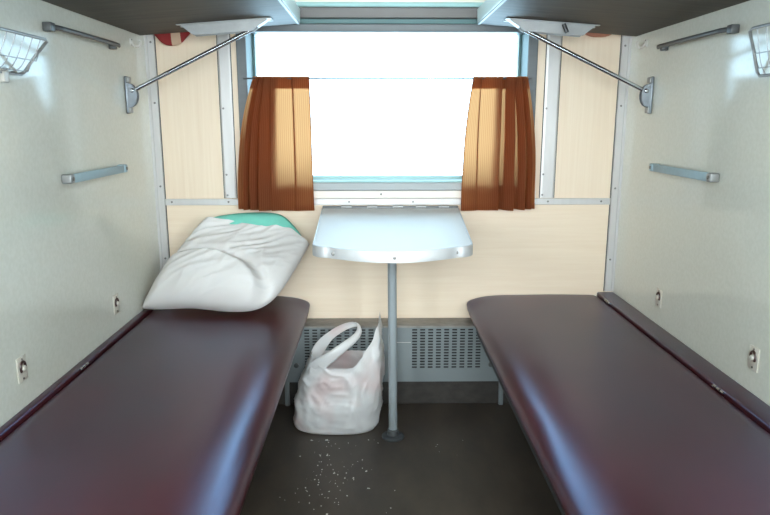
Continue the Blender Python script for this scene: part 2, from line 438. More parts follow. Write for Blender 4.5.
# ------------------------------------------------------------------ lower berths
SEAT = 0.452
def berth_cushion(s, x_in, x_out, y0, y1, ztop, thick, rc):
    """padded vinyl top: crowned towards the aisle, rounded far corner; s = side sign"""
    bm = bmesh.new()
    w = abs(x_out - x_in)
    # profile from aisle bottom edge over the crown to the wall seam: (distance from aisle edge, z)
    prof = []
    R = thick * 0.5
    prof.append((0.014, ztop - thick))
    prof.append((0.004, ztop - thick + 0.004))
    A_, B_ = 0.170, 0.056
    for k in range(0, 17):
        d = A_ * (k / 16) ** 1.7
        prof.append((d, ztop - B_ * (1 - (1 - (1 - d / A_) ** 2.1) ** 0.52)))
    for k in range(1, 7): prof.append((0.175 + (w - 0.21) * k / 6, ztop + 0.0010 * sin(pi * k / 6)))
    prof.append((w - 0.012, ztop - 0.0015)); prof.append((w - 0.003, ztop - 0.006)); prof.append((w, ztop - 0.018)); prof.append((w, ztop - thick))
    ys = []
    for k in range(0, 13): ys.append(y1 - rc * (1 - cos(pi / 2 * k / 12)))       # far end, dense over the rounded corner
    n = 46
    for k in range(1, n + 1): ys.append(y1 - rc + (y0 - (y1 - rc)) * k / n)
    rows = []
    for j, y in enumerate(ys):
        d = y1 - y
        inset = 0.0
        if d < rc: inset = rc - sqrt(max(0, rc * rc - (rc - d) ** 2))
        flat = 0.5 * (1 - min(1, d / 0.12)) ** 1.3      # the far end is stretched flatter
        drop = 0.0
        if d < 0.05: drop = 0.007 * (1 - d / 0.05) ** 2.6
        row = []
        for (dx, z) in prof:
            fr = 1 - dx / w
            x = x_in + s * (dx + inset * fr ** 1)
            zz = z - drop * min(1, max(0, (z - ztop + thick) / 0.03))
            if 0.0 <= dx < 0.175 and dx != 0.014 and dx != 0.004: zz += (ztop - z) * flat
            zz += 0.0016 * noise.noise(Vector((x * 5, y * 3.5, 1.3 + s))) * (1 if z > ztop - 0.02 else 0)
            row.append(bm.verts.new((x, y, zz)))
        rows.append(row)
    for j in range(len(rows) - 1):
        for k in range(len(prof) - 1):
            bm.faces.new((rows[j][k], rows[j][k + 1], rows[j + 1][k + 1], rows[j + 1][k]))
        bm.faces.new((rows[j][-1], rows[j][0], rows[j + 1][0], rows[j + 1][-1]))
    bm.faces.new(rows[0]); bm.faces.new(rows[-1][::-1])
    return bm

def lower_berth(s, seam, label):
    b = thing('lower_berth', label, 'berth', (s * 0.6, -0.9, 0), 'lower berths')
    def P(name, bm_, m, parent=b, sm=None):
        bmesh.ops.translate(bm_, verts=bm_.verts[:], vec=(-s * 0.6, 0.9, 0))
        o = obj(name, bm_, m, parent)
        if sm: autosmooth(o, sm)
        return o
    cu = P('cushion', berth_cushion(s, 0.316 if s > 0 else -0.309, s * seam, -1.86, -0.006, SEAT, 0.064, 0.036), 'vinyl', sm=60)
    x0, x1 = sorted((s * (seam + 0.003), s * (WS(s) - 0.001)))
    P('wall_rail', mkbox(x0, x1, -1.86, -0.010, 0.38, SEAT + 0.006, 0.006, 3), 'vinyl', sm=50)
    x0, x1 = sorted((s * 0.330, s * (WS(s) - 0.002)))
    P('board', mkbox(x0, x1, -1.85, -0.012, 0.372, 0.3875), 'dark_frame')
    x0, x1 = sorted((s * 0.345, s * 0.375))
    P('frame_rail', mkbox(x0, x1, -1.84, -0.125, 0.318, 0.3715, 0.004), 'dark_frame')
    x0, x1 = sorted((s * 0.56, s * (WS(s) - 0.002)))
    P('storage_box', mkbox(x0, x1, -1.84, -0.13, 0.0, 0.3715, 0.004), 'dark_frame')
    x0, x1 = sorted((s * 0.41, s * 0.445))
    P('leg', mkbox(x0, x1, -1.80, -1.765, 0.0, 0.3715, 0.003), 'pole_paint')
    for y in ((-0.145, -0.985) if s > 0 else (-0.80,)):
        h = bmesh.new()
        xs = s * (seam + 0.0015)
        for k in range(3):
            tube(h, [(xs, y - 0.026 + 0.019 * k, SEAT + 0.001), (xs, y - 0.012 + 0.019 * k, SEAT + 0.001)], 0.0042, seg=8)
        P('hinge', h, 'chrome', cu)
    return b
lower_berth(-1, 0.874, 'maroon vinyl lower berth that the white pillow lies on')
lower_berth(1, 0.842, 'maroon vinyl lower berth with nothing lying on it')

# ------------------------------------------------------------------ upper berths
def upper_berth(s, label):
    b = thing('upper_berth', label, 'berth', (s * 0.6, -0.9, 1.45), 'upper berths')
    xi, zi, zw = (0.325 if s > 0 else -0.318), 1.478, 1.437
    y0, y1 = -1.88, -0.062
    def shift(bm_):
        bmesh.ops.translate(bm_, verts=bm_.verts[:], vec=(-s * 0.6, 0.9, -1.45)); return bm_
    bm = bmesh.new()
    prism(bm, [(xi + s * 0.004, zi + 0.0005), (s * (WS(s) - 0.004), zw), (s * (WS(s) - 0.004), zw + 0.03), (xi + s * 0.004, zi + 0.03)], 1, y0, y1)
    obj('board', shift(bm), 'berth_board', b)
    bm = bmesh.new()
    prism(bm, [(xi + s * 0.0038, zi), (xi, zi + 0.004), (xi - s * 0.001, zi + 0.052), (xi + s * 0.010, zi + 0.055), (xi + s * 0.012, zi + 0.031), (xi + s * 0.0038, zi + 0.031)], 1, y0, y1 + 0.002)
    obj('edge_trim', shift(bm), 'berth_edge', b)
    bm = bmesh.new()
    prism(bm, [(xi + s * 0.001, zi - 0.0012), (xi + s * 0.009, zi - 0.0016), (xi + s * 0.009, zi + 0.002), (xi + s * 0.001, zi + 0.003)], 1, y0, y1 + 0.003)
    obj('edge_bead', shift(bm), 'dark_steel', b)
    bm = bmesh.new()
    prism(bm, [(xi + s * 0.014, zi + 0.0325), (s * (WS(s) - 0.006), zw + 0.0325), (s * (WS(s) - 0.006), zw + 0.08), (xi + s * 0.03, zi + 0.072), (xi + s * 0.014, zi + 0.058)], 1, y0, y1 - 0.004)
    obj('cushion', shift(bm), 'vinyl', b)
    return b
upper_berth(-1, 'folded-down upper berth with a dark scuffed underside above the white pillow')
upper_berth(1, 'folded-down upper berth with a dark underside above the empty lower berth')

# ------------------------------------------------------------------ berth struts (rod, wall bracket and channel under the upper berth)
def strut(s, label, clip):
    y = -0.235
    b = thing('berth_strut', label, 'strut', (s * WS(s), y, 1.22), 'chrome struts holding the upper berths')
    def P(name, bm_, m, parent=b, sm=45):
        bmesh.ops.translate(bm_, verts=bm_.verts[:], vec=(-s * WS(s), -y, -1.22))
        o = obj(name, bm_, m, parent)
        return autosmooth(o, sm)
    # mounting plate
    bm = bmesh.new()
    x0, x1 = sorted((s * (WS(s) - 0.0005), s * (WS(s) - 0.009)))
    box(bm, x0, x1, y - 0.012, y + 0.012, 1.158, 1.284, 0.003)
    br = P('bracket', bm, 'zinc')
    for zz in (1.170, 1.272):
        x0, x1 = sorted((s * (WS(s) - 0.009), s * (WS(s) - 0.017)))
        P('lug', mkbox(x0, x1, y - 0.014, y + 0.014, zz - 0.010, zz + 0.010, 0.003), 'steel', br)
    # half-round cheek plates
    bm = bmesh.new()
    out = [(s * (WS(s) - 0.009), 1.262)]
    for k in range(0, 13):
        a = pi / 2 - pi * k / 12
        out.append((s * (WS(s) - 0.011 - 0.030 * cos(a)), 1.220 + 0.040 * sin(a)))
    out.append((s * (WS(s) - 0.009), 1.178))
    prism(bm, out, 1, y - 0.011, y - 0.007); prism(bm, out, 1, y + 0.007, y + 0.011)
    P('cheek_plate', bm, 'zinc', br)
    P('pivot_bolt', disc(bmesh.new(), (s * (WS(s) - 0.026), y - 0.011, 1.236), (0, -1, 0), 0.0075, 0.006), 'chrome', br)
    # rod
    A = Vector((s * (WS(s) - 0.026), y, 1.236)); E = Vector((s * 0.462, y, 1.436))
    P('rod', mktube([A, E], 0.0075, seg=14), 'chrome')
    # channel under the berth: shallow tray with sloping ends
    bm = bmesh.new()
    def zb(x): return 1.437 + (WS(s) - 0.004 - abs(x)) / (WS(s) - 0.322) * 0.041 - 0.0015
    xa, xb = 0.700, 0.404
    topi = [(xa, zb(xa)), (xb, zb(xb))]
    bot = [(xa - 0.045, zb(xa) - 0.034), (xb + 0.055, zb(xb) - 0.040)]
    for (ya, yb) in ((y - 0.021, y - 0.018), (y + 0.018, y + 0.021)):
        prism(bm, [(s * topi[0][0], topi[0][1]), (s * topi[1][0], topi[1][1]), (s * (bot[1][0] - 0.018), bot[1][1] + 0.014), (s * bot[1][0], bot[1][1]), (s * bot[0][0], bot[0][1])], 1, ya, yb)
    # flanges and the sloping toe
    for (ya, yb) in ((y - 0.032, y - 0.018), (y + 0.018, y + 0.032)):
        prism(bm, [(s * (xa + 0.008), zb(xa + 0.008)), (s * (xb - 0.010), zb(xb - 0.010)), (s * (xb - 0.010), zb(xb - 0.010) - 0.003), (s * (xa + 0.008), zb(xa + 0.008) - 0.003)], 1, ya, yb)
    prism(bm, [(s * (xb - 0.010), zb(xb - 0.010)), (s * xb, zb(xb) - 0.002), (s * (bot[1][0] - 0.018), bot[1][1] + 0.013), (s * (bot[1][0] - 0.016), bot[1][1] + 0.016), (s * (xb + 0.003), zb(xb))], 1, y - 0.018, y + 0.018)
    ch = P('channel', bm, 'steel')
    if clip:
        bm = bmesh.new()
        tube(bm, [(s * 0.585, y - 0.030, 1.452), (s * 0.598, y - 0.032, 1.424)], 0.007, seg=10)
        P('latch_pin', bm, 'black_plastic', ch)
    return b
strut(-1, 'chrome strut between wall bracket and upper berth, above the white pillow', False)
strut(1, 'chrome strut with a black pin, above the empty lower berth', True)

# ------------------------------------------------------------------ wall rails, straps, hooks, latches
def grab_rail(s, label):
    b = thing('grab_rail', label, 'rail', (s * WS(s), -0.54 if s < 0 else -0.522, 1.374), 'grey steel rails under the upper berths')
    x = s * (WS(s) - 0.028)
    pts = [(-0.0 + s * (WS(s) - 0.028) - s * WS(s), -0.245, 0)]
    bar = bmesh.new()
    tube(bar, smoothpts([(-s * 0.012, -0.235, 0.001), (-s * 0.026, -0.205, 0.0), (-s * 0.028, -0.15, 0), (-s * 0.028, 0.16, 0), (-s * 0.026, 0.206, -0.001)], 30), 0.009, seg=10, flat=(0.0068, 0.005, (0, 0, 1)))
    autosmooth(obj('bar', bar, 'dark_steel', b))
    x0, x1 = sorted((-s * 0.0005, -s * 0.024))
    autosmooth(obj('mount', mkbox(x0, x1, -0.250, -0.224, -0.012, 0.011, 0.003), 'dark_steel', b))
    autosmooth(obj('mount', mkbox(x0, x1, 0.180, 0.198, -0.014, 0.004, 0.003), 'dark_steel', b))
    return b
grab_rail(-1, 'grey steel grab rail high on the wall above the pillow side')
grab_rail(1, 'grey steel grab rail high on the wall above the empty berth')

def strap_rail(s, label):
    b = thing('towel_rail', label, 'rail', (s * WS(s), -0.54 if s < 0 else -0.52, 0.980), 'pale blue towel rails on the side walls')
    x0, x1 = sorted((-s * 0.020, -s * 0.026))
    autosmooth(obj('bar', mkbox(x0, x1, -0.205, 0.168, -0.0125, 0.0125, 0.0025), 'strap_blue', b))
    for k, y in enumerate((-0.217, 0.180)):
        x0, x1 = sorted((-s * 0.0005, -s * 0.029))
        e = autosmooth(obj('end_bracket', mkbox(x0, x1, y - 0.013, y + 0.013, -0.013, 0.013, 0.005, 3), 'steel' if k == 0 else 'strap_blue', b))
        obj('screw', disc(bmesh.new(), (-s * 0.029, y, 0), (-s, 0, 0), 0.0055, 0.003, 10), 'screw_metal', e)
    return b
strap_rail(-1, 'pale blue flat towel rail on the wall beside the pillow')
strap_rail(1, 'pale blue flat towel rail on the wall beside the empty berth')

def hook(s, label):
    b = thing('coat_hook', label, 'hook', (s * WS(s), -0.155, 1.402), 'white coat hooks')
    x0, x1 = sorted((-s * 0.0005, -s * 0.005))
    autosmooth(obj('plate', mkbox(x0, x1, -0.010, 0.010, -0.014, 0.014, 0.002), 'hook_white', b))
    pts = smoothpts([(-s * 0.004, 0, 0.006), (-s * 0.010, 0, -0.006), (-s * 0.020, -0.002, -0.014), (-s * 0.032, -0.004, -0.012), (-s * 0.037, -0.005, 0.000), (-s * 0.036, -0.005, 0.006)], 24)
    autosmooth(obj('prong', mktube(pts, 0.0045, seg=8), 'hook_white', b))
    obj('screw', disc(bmesh.new(), (-s * 0.005, 0, 0.010), (-s, 0, 0), 0.003, 0.002, 8), 'screw_metal', b)
hook(-1, 'small white coat hook by the corner above the pillow side')
hook(1, 'small white coat hook by the corner above the empty berth')

def latch(s, y, z, label):
    b = thing('wall_latch', label, 'latch', (s * WS(s), y, z), 'cream latch plates above the lower berths')
    pl = bmesh.new()
    x0, x1 = sorted((-s * 0.0005, -s * 0.004))
    box(pl, x0, x1, -0.021, 0.021, -0.031, 0.031, 0.0015, 2)
    pl = autosmooth(obj('plate', pl, 'plate_cream', b))
    # dark half ring open at the bottom
    pts = [(-s * 0.005, 0.011 * cos(a), 0.004 + 0.014 * sin(a)) for a in [radians(-40 + 260 * k / 20) for k in range(21)]]
    autosmooth(obj('catch_ring', mktube(pts, 0.0034, seg=8), 'bakelite', b))
    autosmooth(obj('knob', disc(bmesh.new(), (-s * 0.004, 0, 0.002), (-s, 0, 0), 0.0075, 0.008, 14), 'plate_cream', b))
    for zz in (0.024, -0.024):
        obj('screw', disc(bmesh.new(), (-s * 0.004, 0, zz), (-s, 0, 0), 0.003, 0.0015, 8), 'screw_metal', b)
latch(-1, -1.067, 0.551, 'cream latch plate on the pillow-side wall, nearer the camera')
latch(-1, -0.476, 0.546, 'cream latch plate on the pillow-side wall, close to the pillow')
latch(1, -1.008, 0.546, 'cream latch plate beside the empty berth, nearer the camera')
latch(1, -0.434, 0.548, 'cream latch plate beside the empty berth, near the window wall')

# ------------------------------------------------------------------ wire baskets
def basket(s, reach, rise, label):
    yf, yn = (-0.92, -1.46) if s < 0 else (-0.89, -1.43)
    b = thing('wire_basket', label, 'basket', (s * WS(s), yf, 1.245), 'wire baskets on the side walls')
    def Pt(t, d, dip=0.0):          # t along the wall (0 far end), d 0 = wall, 1 = rim
        return Vector((-s * (0.007 + (reach - 0.007) * d), (yn - yf) * t, rise * (d ** 0.85) - dip))
    fr = bmesh.new()
    loop = [Pt(0.02, 0), Pt(0.0, 0.06), Pt(0, 0.5), Pt(0, 0.95), Pt(0.03, 1.0), Pt(0.5, 1.0), Pt(0.97, 1.0), Pt(1, 0.95), Pt(1, 0.5), Pt(1, 0.06), Pt(0.98, 0), Pt(0.5, 0)]
    tube(fr, loop, 0.0038, seg=8, closed=True)
    autosmooth(obj('frame', fr, 'steel', b), 80)
    for k in range(1, 15):
        t = k / 15
        pts = [Pt(t, d, 0.030 * sin(pi * d)) for d in [j / 8 for j in range(9)]]
        o = obj('wire', mktube(pts, 0.0013, seg=5), 'steel', b)
    for dd in (0.33, 0.66):
        obj('wire', mktube([Pt(0, dd), Pt(0.04, dd, 0.030 * sin(pi * dd)), Pt(0.96, dd, 0.030 * sin(pi * dd)), Pt(1, dd)], 0.0013, seg=5), 'steel', b)
    for t in (0.16, 0.84):
        p = Pt(t, 0)
        x0, x1 = sorted((-s * 0.0005, -s * 0.013))
        autosmooth(obj('hinge', mkbox(x0, x1, p.y - 0.012, p.y + 0.012, -0.022, 0.010, 0.003), 'hook_white', b))
basket(-1, 0.074, 0.080, 'chrome wire basket on the wall above the pillow-side berth')
basket(1, 0.040, 0.112, 'chrome wire basket on the wall above the empty berth')

# ------------------------------------------------------------------ heater cover under the table
def heater():
    b = thing('heater_cover', 'grey slotted metal heater cover under the table', 'heater', (0, -0.05, 0.0))
    yf = -0.10; x0, x1, z0, z1 = -0.62, 0.60, 0.114, 0.342
    bm = bmesh.new()
    xs = [x0]; holes_x = []
    for start in (-0.328, 0.096):
        for k in range(9):
            a = start + 0.0315 * k
            xs += [a, a + 0.0195]; holes_x.append(a)
    xs.append(x1)
    zs = [z0]; holes_z = []
    for k in range(14):
        a = 0.172 + 0.0119 * k
        zs += [a, a + 0.0062]; holes_z.append(a)
    zs.append(z1)
    V = [[bm.verts.new((x, yf + 0.05, z)) for z in zs] for x in xs]
    for i in range(len(xs) - 1):
        for j in range(len(zs) - 1):
            if xs[i] in holes_x and zs[j] in holes_z: continue
            bm.faces.new((V[i][j], V[i + 1][j], V[i + 1][j + 1], V[i][j + 1]))
    solid(obj('front_panel', bm, 'heater_paint', b), 0.002)
    obj('backing', mkbox(x0 + 0.004, x1 - 0.004, yf + 0.05 + 0.014, yf + 0.05 + 0.018, z0, z1 - 0.004), 'dark_void', b)
    autosmooth(obj('top_ledge', mkbox(x0, x1, yf + 0.05 - 0.012, 0.048, z1 - 0.001, z1 + 0.007, 0.002), 'heater_top', b))
    obj('end_panel', mkbox(x0, x0 + 0.003, yf + 0.0515, 0.048, z0, z1 - 0.002), 'heater_paint', b)
    obj('end_panel', mkbox(x1 - 0.003, x1, yf + 0.0515, 0.048, z0, z1 - 0.002), 'heater_paint', b)
    autosmooth(obj('seam_strip', mkbox(0.02, 0.090, yf + 0.05 - 0.0025, yf + 0.05 - 0.0005, 0.2775, 0.2800), 'aluminium', b))
    for xx in (-0.415, 0.452):
        autosmooth(obj('leg', mkbox(xx, xx + 0.018, -0.026, -0.0105, 0.0, z0 + 0.02, 0.002), 'heater_paint', b))
    for xx in (-0.362, 0.41):
        autosmooth(obj('fastener', disc(bmesh.new(), (xx, yf + 0.049, 0.185), (0, -1, 0), 0.010, 0.006, 14), 'dark_steel', b))
heater()
struct(obj('trim_7', mkbox(-0.62, 0.60, -0.060, 0.0, 0.0, 0.108, 0.004), 'plinth'))

# ------------------------------------------------------------------ folding table
def table():
    b = thing('folding_table', 'small white table with aluminium edge on a single grey pole', 'table', (0.015, -0.346, 0))
    ox, oy = 0.015, -0.346
    def zt(y): return 0.801 + 0.034 * y
    # outline, counter-clockwise from back left
    P = [(-0.254, -0.020)]
    cl, cr = (-0.228, -0.668), (0.236, -0.672)
    R = 0.045
    for k in range(0, 9):            # left front corner
        a = pi + (pi / 2) * k / 8
        P.append((cl[0] + R + R * cos(a) - 0.004 * (1 - k / 8), cl[1] + 0.010 + R * sin(a) + 0.0))
    for k in range(1, 24):           # bowed front
        t = k / 24
        x = (cl[0] + R) * (1 - t) + (cr[0] - R) * t
        P.append((x, cl[1] + 0.010 - R - 0.064 * sin(pi * t) ** 0.9))
    for k in range(0, 9):
        a = -pi / 2 + (pi / 2) * k / 8
        P.append((cr[0] - R + R * cos(a) + 0.004 * (k / 8), cr[1] + 0.014 + R * sin(a)))
    P.append((0.277, -0.020))
    def ring(bm_, pts, dz, off=0.0):
        out = []
        n = len(pts)
        for i, p in enumerate(pts):
            a = Vector(pts[(i + 1) % n]) - Vector(pts[i - 1]); nn = Vector((a.y, -a.x)).normalized()
            q = Vector(p) + nn * off
            out.append(bm_.verts.new((q.x - ox, q.y - oy, zt(q.y) + dz)))
        return out
    bm = bmesh.new()
    r = [ring(bm, P, -0.029, -0.003), ring(bm, P, -0.001, -0.003), ring(bm, P, 0.0, -0.004)]
    n = len(P)
    for a, c in ((r[0], r[1]), (r[1], r[2])):
        for i in range(n): bm.faces.new((a[i], a[(i + 1) % n], c[(i + 1) % n], c[i]))
    bm.faces.new(r[2]); bm.faces.new(r[0][::-1])
    top = obj('table_top', bm, 'table_white', b)
    # aluminium band around the three free sides
    bm = bmesh.new()
    Ps = P
    rs = [ring(bm, Ps, -0.032, -0.002), ring(bm, Ps, -0.031, 0.002), ring(bm, Ps, -0.001, 0.002), ring(bm, Ps, 0.0015, 0.0005), ring(bm, Ps, 0.0015, -0.0035), ring(bm, Ps, -0.0005, -0.0035)]
    for a, c in zip(rs[:-1], rs[1:]):
        for i in range(n - 1): bm.faces.new((a[i], a[i + 1], c[i + 1], c[i]))
    ed = autosmooth(obj('edge_band', bm, 'aluminium_edge', b), 50)
    for x, y in ((-0.170, -0.724), (0.006, -0.761), (0.188, -0.722)):
        # seat each screw on the bowed front
        best = min(P, key=lambda p: abs(p[0] - x) + (0 if p[1] < -0.6 else 9))
        o = obj('screw', disc(bmesh.new(), (0, 0, 0), (0, -1, 0), 0.0052, 0.003, 10), 'screw_metal', ed)
        o.location = (x - ox, best[1] - oy - 0.0015, zt(best[1]) - 0.016)
    # pole with a foot flange and a collar under the top
    pole = autosmooth(obj('pole', mktube([(0, 0, 0.012), (-0.006, 0, zt(oy) - 0.030)], 0.0155, seg=20), 'pole_paint', b))
    fl = bmesh.new()
    tube(fl, [(0, 0, 0.0), (0, 0, 0.006), (0, 0, 0.010), (0, 0, 0.012)], [0.041, 0.041, 0.037, 0.020], seg=24)
    autosmooth(obj('foot_flange', fl, 'dark_frame', b))
    co = bmesh.new()
    tube(co, [(0, 0, 0.012), (0, 0, 0.030), (0, 0, 0.033)], [0.022, 0.021, 0.017], seg=20)
    autosmooth(obj('collar', co, 'dark_steel', b))
    # wall hinge bar
    autosmooth(obj('hinge_bar', mkbox(-0.254 - ox, 0.277 - ox, -0.019 - oy, -0.0005 - oy, 0.790, 0.8085, 0.003), 'dark_steel', b))
    for x in (-0.16, -0.06, 0.04, 0.13, 0.22):
        obj('hinge_knuckle', mktube([(x - 0.02 - ox, -0.018 - oy, 0.806), (x + 0.02 - ox, -0.018 - oy, 0.806)], 0.0055, seg=10), 'steel', b)
table()

# ------------------------------------------------------------------ curtains
WIRE_Z, WIRE_Y = 1.288, -0.044
tag(autosmooth(obj('curtain_wire', mktube([(-0.535, WIRE_Y, WIRE_Z), (-0.2, WIRE_Y, WIRE_Z - 0.001), (0.2, WIRE_Y, WIRE_Z - 0.001), (0.535, WIRE_Y, WIRE_Z)], 0.0030, seg=8), 'dark_steel')),
    'thin steel wire stretched across the window between the curtains', 'curtain wire')
def curtain(path, label, seed):
    """path: (x_top, x_hem, y) points of the cloth from the window middle outwards, doubling back at every pleat"""
    b = thing('curtain', label, 'curtain', (0, WIRE_Y, WIRE_Z), 'brown curtains at the window')
    P = smoothpts(path, 26 * (len(path) - 1) // 3)
    L = [0.0]
    for a, c in zip(P[:-1], P[1:]): L.append(L[-1] + abs(a.y - c.y) + abs(a.z - c.z))
    def build(z0, z1, nv, yoff):
        bm = bmesh.new(); uvl = bm.loops.layers.uv.new('UVMap')
        G = []
        for i, p in enumerate(P):
            u = L[i] / L[-1]; col = []
            for j in range(nv + 1):
                v = j / nv; z = z0 + (z1 - z0) * v
                q = min(1, max(0, (WIRE_Z - z) / 0.49))     # 0 top .. 1 hem
                e = 1 - (1 - q) ** 2.6
                x = p.x * (1 - e) + p.y * e + 0.004 * q * noise.noise(Vector((u * 6, z * 5, seed)))
                y = yoff + p.z * (1.5 + 0.9 * q) + 0.004 * noise.noise(Vector((u * 7, z * 6, seed + 5)))
                zz = z + (0.004 * noise.noise(Vector((u * 9, seed, 3.1))) - 0.006 * (1 - u)) * q
                col.append((bm.verts.new((x, y, zz - WIRE_Z)), (u, v)))
            G.append(col)
        for i in range(len(P) - 1):
            for j in range(nv):
                quad = (G[i][j], G[i + 1][j], G[i + 1][j + 1], G[i][j + 1])
                fc = bm.faces.new([q[0] for q in quad])
                for lp, q in zip(fc.loops, quad): lp[uvl].uv = q[1]
        return bm
    obj('fabric', build(0.800, WIRE_Z + 0.006, 40, 0.0), 'curtain_fabric', b, smooth=True)
    obj('rod_pocket', build(WIRE_Z - 0.036, WIRE_Z + 0.007, 4, -0.0055), 'curtain_fabric', b, smooth=True)
    obj('rod_pocket', build(WIRE_Z - 0.036, WIRE_Z + 0.007, 4, 0.0055), 'curtain_fabric', b, smooth=True)
    obj('hem', build(0.800, 0.822, 3, -0.003), 'curtain_fabric', b, smooth=True)
    return b
curtain([(-0.2945, -0.2875, 0.002), (-0.291, -0.284, 0.000), (-0.300, -0.292, -0.001), (-0.354, -0.352, 0.000), (-0.3510, -0.3490, 0.002), (-0.357, -0.355, 0.002), (-0.404, -0.412, -0.001),
         (-0.434, -0.446, -0.007), (-0.412, -0.424, 0.006), (-0.440, -0.462, 0.009), (-0.458, -0.492, -0.009), (-0.428, -0.440, -0.002), (-0.446, -0.470, 0.010),
         (-0.474, -0.528, -0.008), (-0.448, -0.498, 0.001), (-0.466, -0.520, 0.011), (-0.488, -0.550, -0.007), (-0.470, -0.532, 0.003), (-0.499, -0.574, 0.002)],
        'brown translucent curtain beside the pillow, half bunched', 1.7)
curtain([(0.3215, 0.2875, 0.002), (0.318, 0.284, 0.000), (0.326, 0.292, -0.001), (0.350, 0.340, 0.000), (0.347, 0.337, 0.002), (0.353, 0.343, 0.002), (0.398, 0.395, -0.002), (0.426, 0.424, -0.008),
         (0.406, 0.404, 0.006), (0.424, 0.426, 0.009), (0.446, 0.448, -0.001), (0.470, 0.482, -0.010), (0.440, 0.444, 0.001), (0.460, 0.470, 0.010),
         (0.496, 0.526, -0.008), (0.468, 0.500, 0.001), (0.484, 0.518, 0.010), (0.512, 0.552, -0.007), (0.494, 0.536, 0.003), (0.522, 0.570, 0.001)],
        'brown translucent curtain on the side of the empty berth', 4.1)

# ------------------------------------------------------------------ pillow in its case
def sstep(a, b, x):
    t = min(1, max(0, (x - a) / (b - a))); return t * t * (3 - 2 * t)
def pillow():
    b = thing('pillow', 'mint green pillow in a crumpled white case leaning against the window wall', 'pillow', (-0.62, -0.16, SEAT))
    O = Vector((-0.62, -0.16, SEAT))
    BL, BR, TR, TL = Vector((-0.897, -0.262, 0.466)), Vector((-0.428, -0.345, 0.470)), Vector((-0.282, -0.085, 0.690)), Vector((-0.712, -0.070, 0.770))
    N = ((BR - BL).cross(TL - BL) + (TR - TL).cross(TR - BR)).normalized()
    if N.y > 0: N = -N
    def base(u, v):
        return BL * (1 - u) * (1 - v) + BR * u * (1 - v) + TR * u * v + TL * (1 - u) * v
    def ridge(p): return 1 - abs(noise.noise(p)) * 2
    def surf(u, v, side, T, pinch, wr):
        # edges pull inwards between the corners
        cu, cv = 2 * u - 1, 2 * v - 1
        k = (cu * cu * cv * cv) ** 1.6 * (0.0 if (cu < 0 and cv < 0) else 0.06 if (cu > 0 and cv > 0) else 0.10 if cv > 0 else 0.18)      # corners rounded off, one left pointed
        p = base(0.5 + 0.5 * cu * (1 - k), 0.5 + 0.5 * cv * (1 - k * 0.8))
        prof = (max(0.0, 1 - abs(2 * u - 1) ** 2.6) ** 0.55) * (max(0.0, 1 - abs(2 * v - 1) ** 2.6) ** 0.55)
        return p, prof
    def clampp(p):
        p.z = max(p.z, SEAT + 0.0035); p.y = min(p.y, -0.010); p.x = max(p.x, -0.894)
        return p
    # ---- case: two sheets joined left, right and at the bottom, open at the top
    nu, nv = 90, 80
    bm = bmesh.new()
    def case_pt(u, v, side):
        vv = v * (0.985 + 0.030 * sin(pi * u))
        p, _ = surf(u, vv, side, 0, 0.03, 0)
        pu = max(0.0, 1 - abs(2 * u - 1) ** 3.2) ** 0.45
        pv = min(1.0, (vv / 0.34)) if vv < 0.34 else 1.0
        pv = sqrt(max(0, 1 - (1 - pv) ** 2)); pv = pv * (1 - 0.50 * sstep(0.45, 1.0, vv))
        th = pu * pv
        if side > 0:
            h = 0.078 * th
            # stuffed lower lobe bounded by an arc-shaped fold
            dist = sqrt((u - 0.30) ** 2 * 0.75 + (v - 0.02) ** 2)
            h += 0.042 * (1 - sstep(0.50, 0.56, dist)) * th
            h -= 0.019 * exp(-((dist - 0.585) / 0.03) ** 2) * th
            # drawn wrinkles, running roughly from lower left to upper right
            a = (u * 0.80 + v * 0.6); c = (-u * 0.6 + v * 0.8)
            wv = ridge(Vector((a * 2.6, c * 13.0 + 0.8 * noise.noise(Vector((a * 3, c * 3, 5))), 0.7)))
            wv2 = ridge(Vector((u * 9 + 1.5, v * 4.5, 3.3)))
            h += th ** 0.6 * (0.0085 * (wv - 0.5) * (0.45 + 0.8 * sstep(0.2, 0.9, dist)) + 0.004 * (wv2 - 0.5))
            h += 0.010 * noise.noise(Vector((u * 3.1, v * 3.1, 8.0))) * th
        else:
            h = -0.035 * th
        q = p + N * h
        # loose scalloped mouth of the case
        if v > 0.82:
            k = (v - 0.82) / 0.18
            q.z += k * (0.010 * sin(9 * u + 1) + 0.008 * noise.noise(Vector((u * 8, 2, side * 3)))) - 0.004 * k
            q.y -= k * 0.006 * (1 if side > 0 else 0) * (1 + sin(14 * u))
        # lower-left ear and the lifted hem between the corners
        if v < 0.25:
            q.z += 0.010 * (1 - v / 0.25) * exp(-((u - 0.42) / 0.20) ** 2)
        return clampp(q)
    F = [[case_pt(i / nu, j / nv, 1) for j in range(nv + 1)] for i in range(nu + 1)]
    Bk = [[case_pt(i / nu, j / nv, -1) for j in range(nv + 1)] for i in range(nu + 1)]
    VF = [[bm.verts.new(p - O) for p in c] for c in F]
    VB = [[None] * (nv + 1) for _ in range(nu + 1)]
    for i in range(nu + 1):
        for j in range(nv + 1):
            if i in (0, nu) or j == 0: VB[i][j] = VF[i][j]
            else: VB[i][j] = bm.verts.new(Bk[i][j] - O)
    for G in (VF, VB):
        for i in range(nu):
            for j in range(nv):
                q = (G[i][j], G[i + 1][j], G[i + 1][j + 1], G[i][j + 1])
                if len(set(q)) == 4:
                    try: bm.faces.new(q)
                    except ValueError: pass
    bmesh.ops.remove_doubles(bm, verts=bm.verts[:], dist=0.0003)
    case = obj('pillow_case', bm, 'cotton_white', b, smooth=True)
    # ---- mint pillow: closed body, showing above the mouth of the case
    bm = bmesh.new(); nu, nv = 48, 32
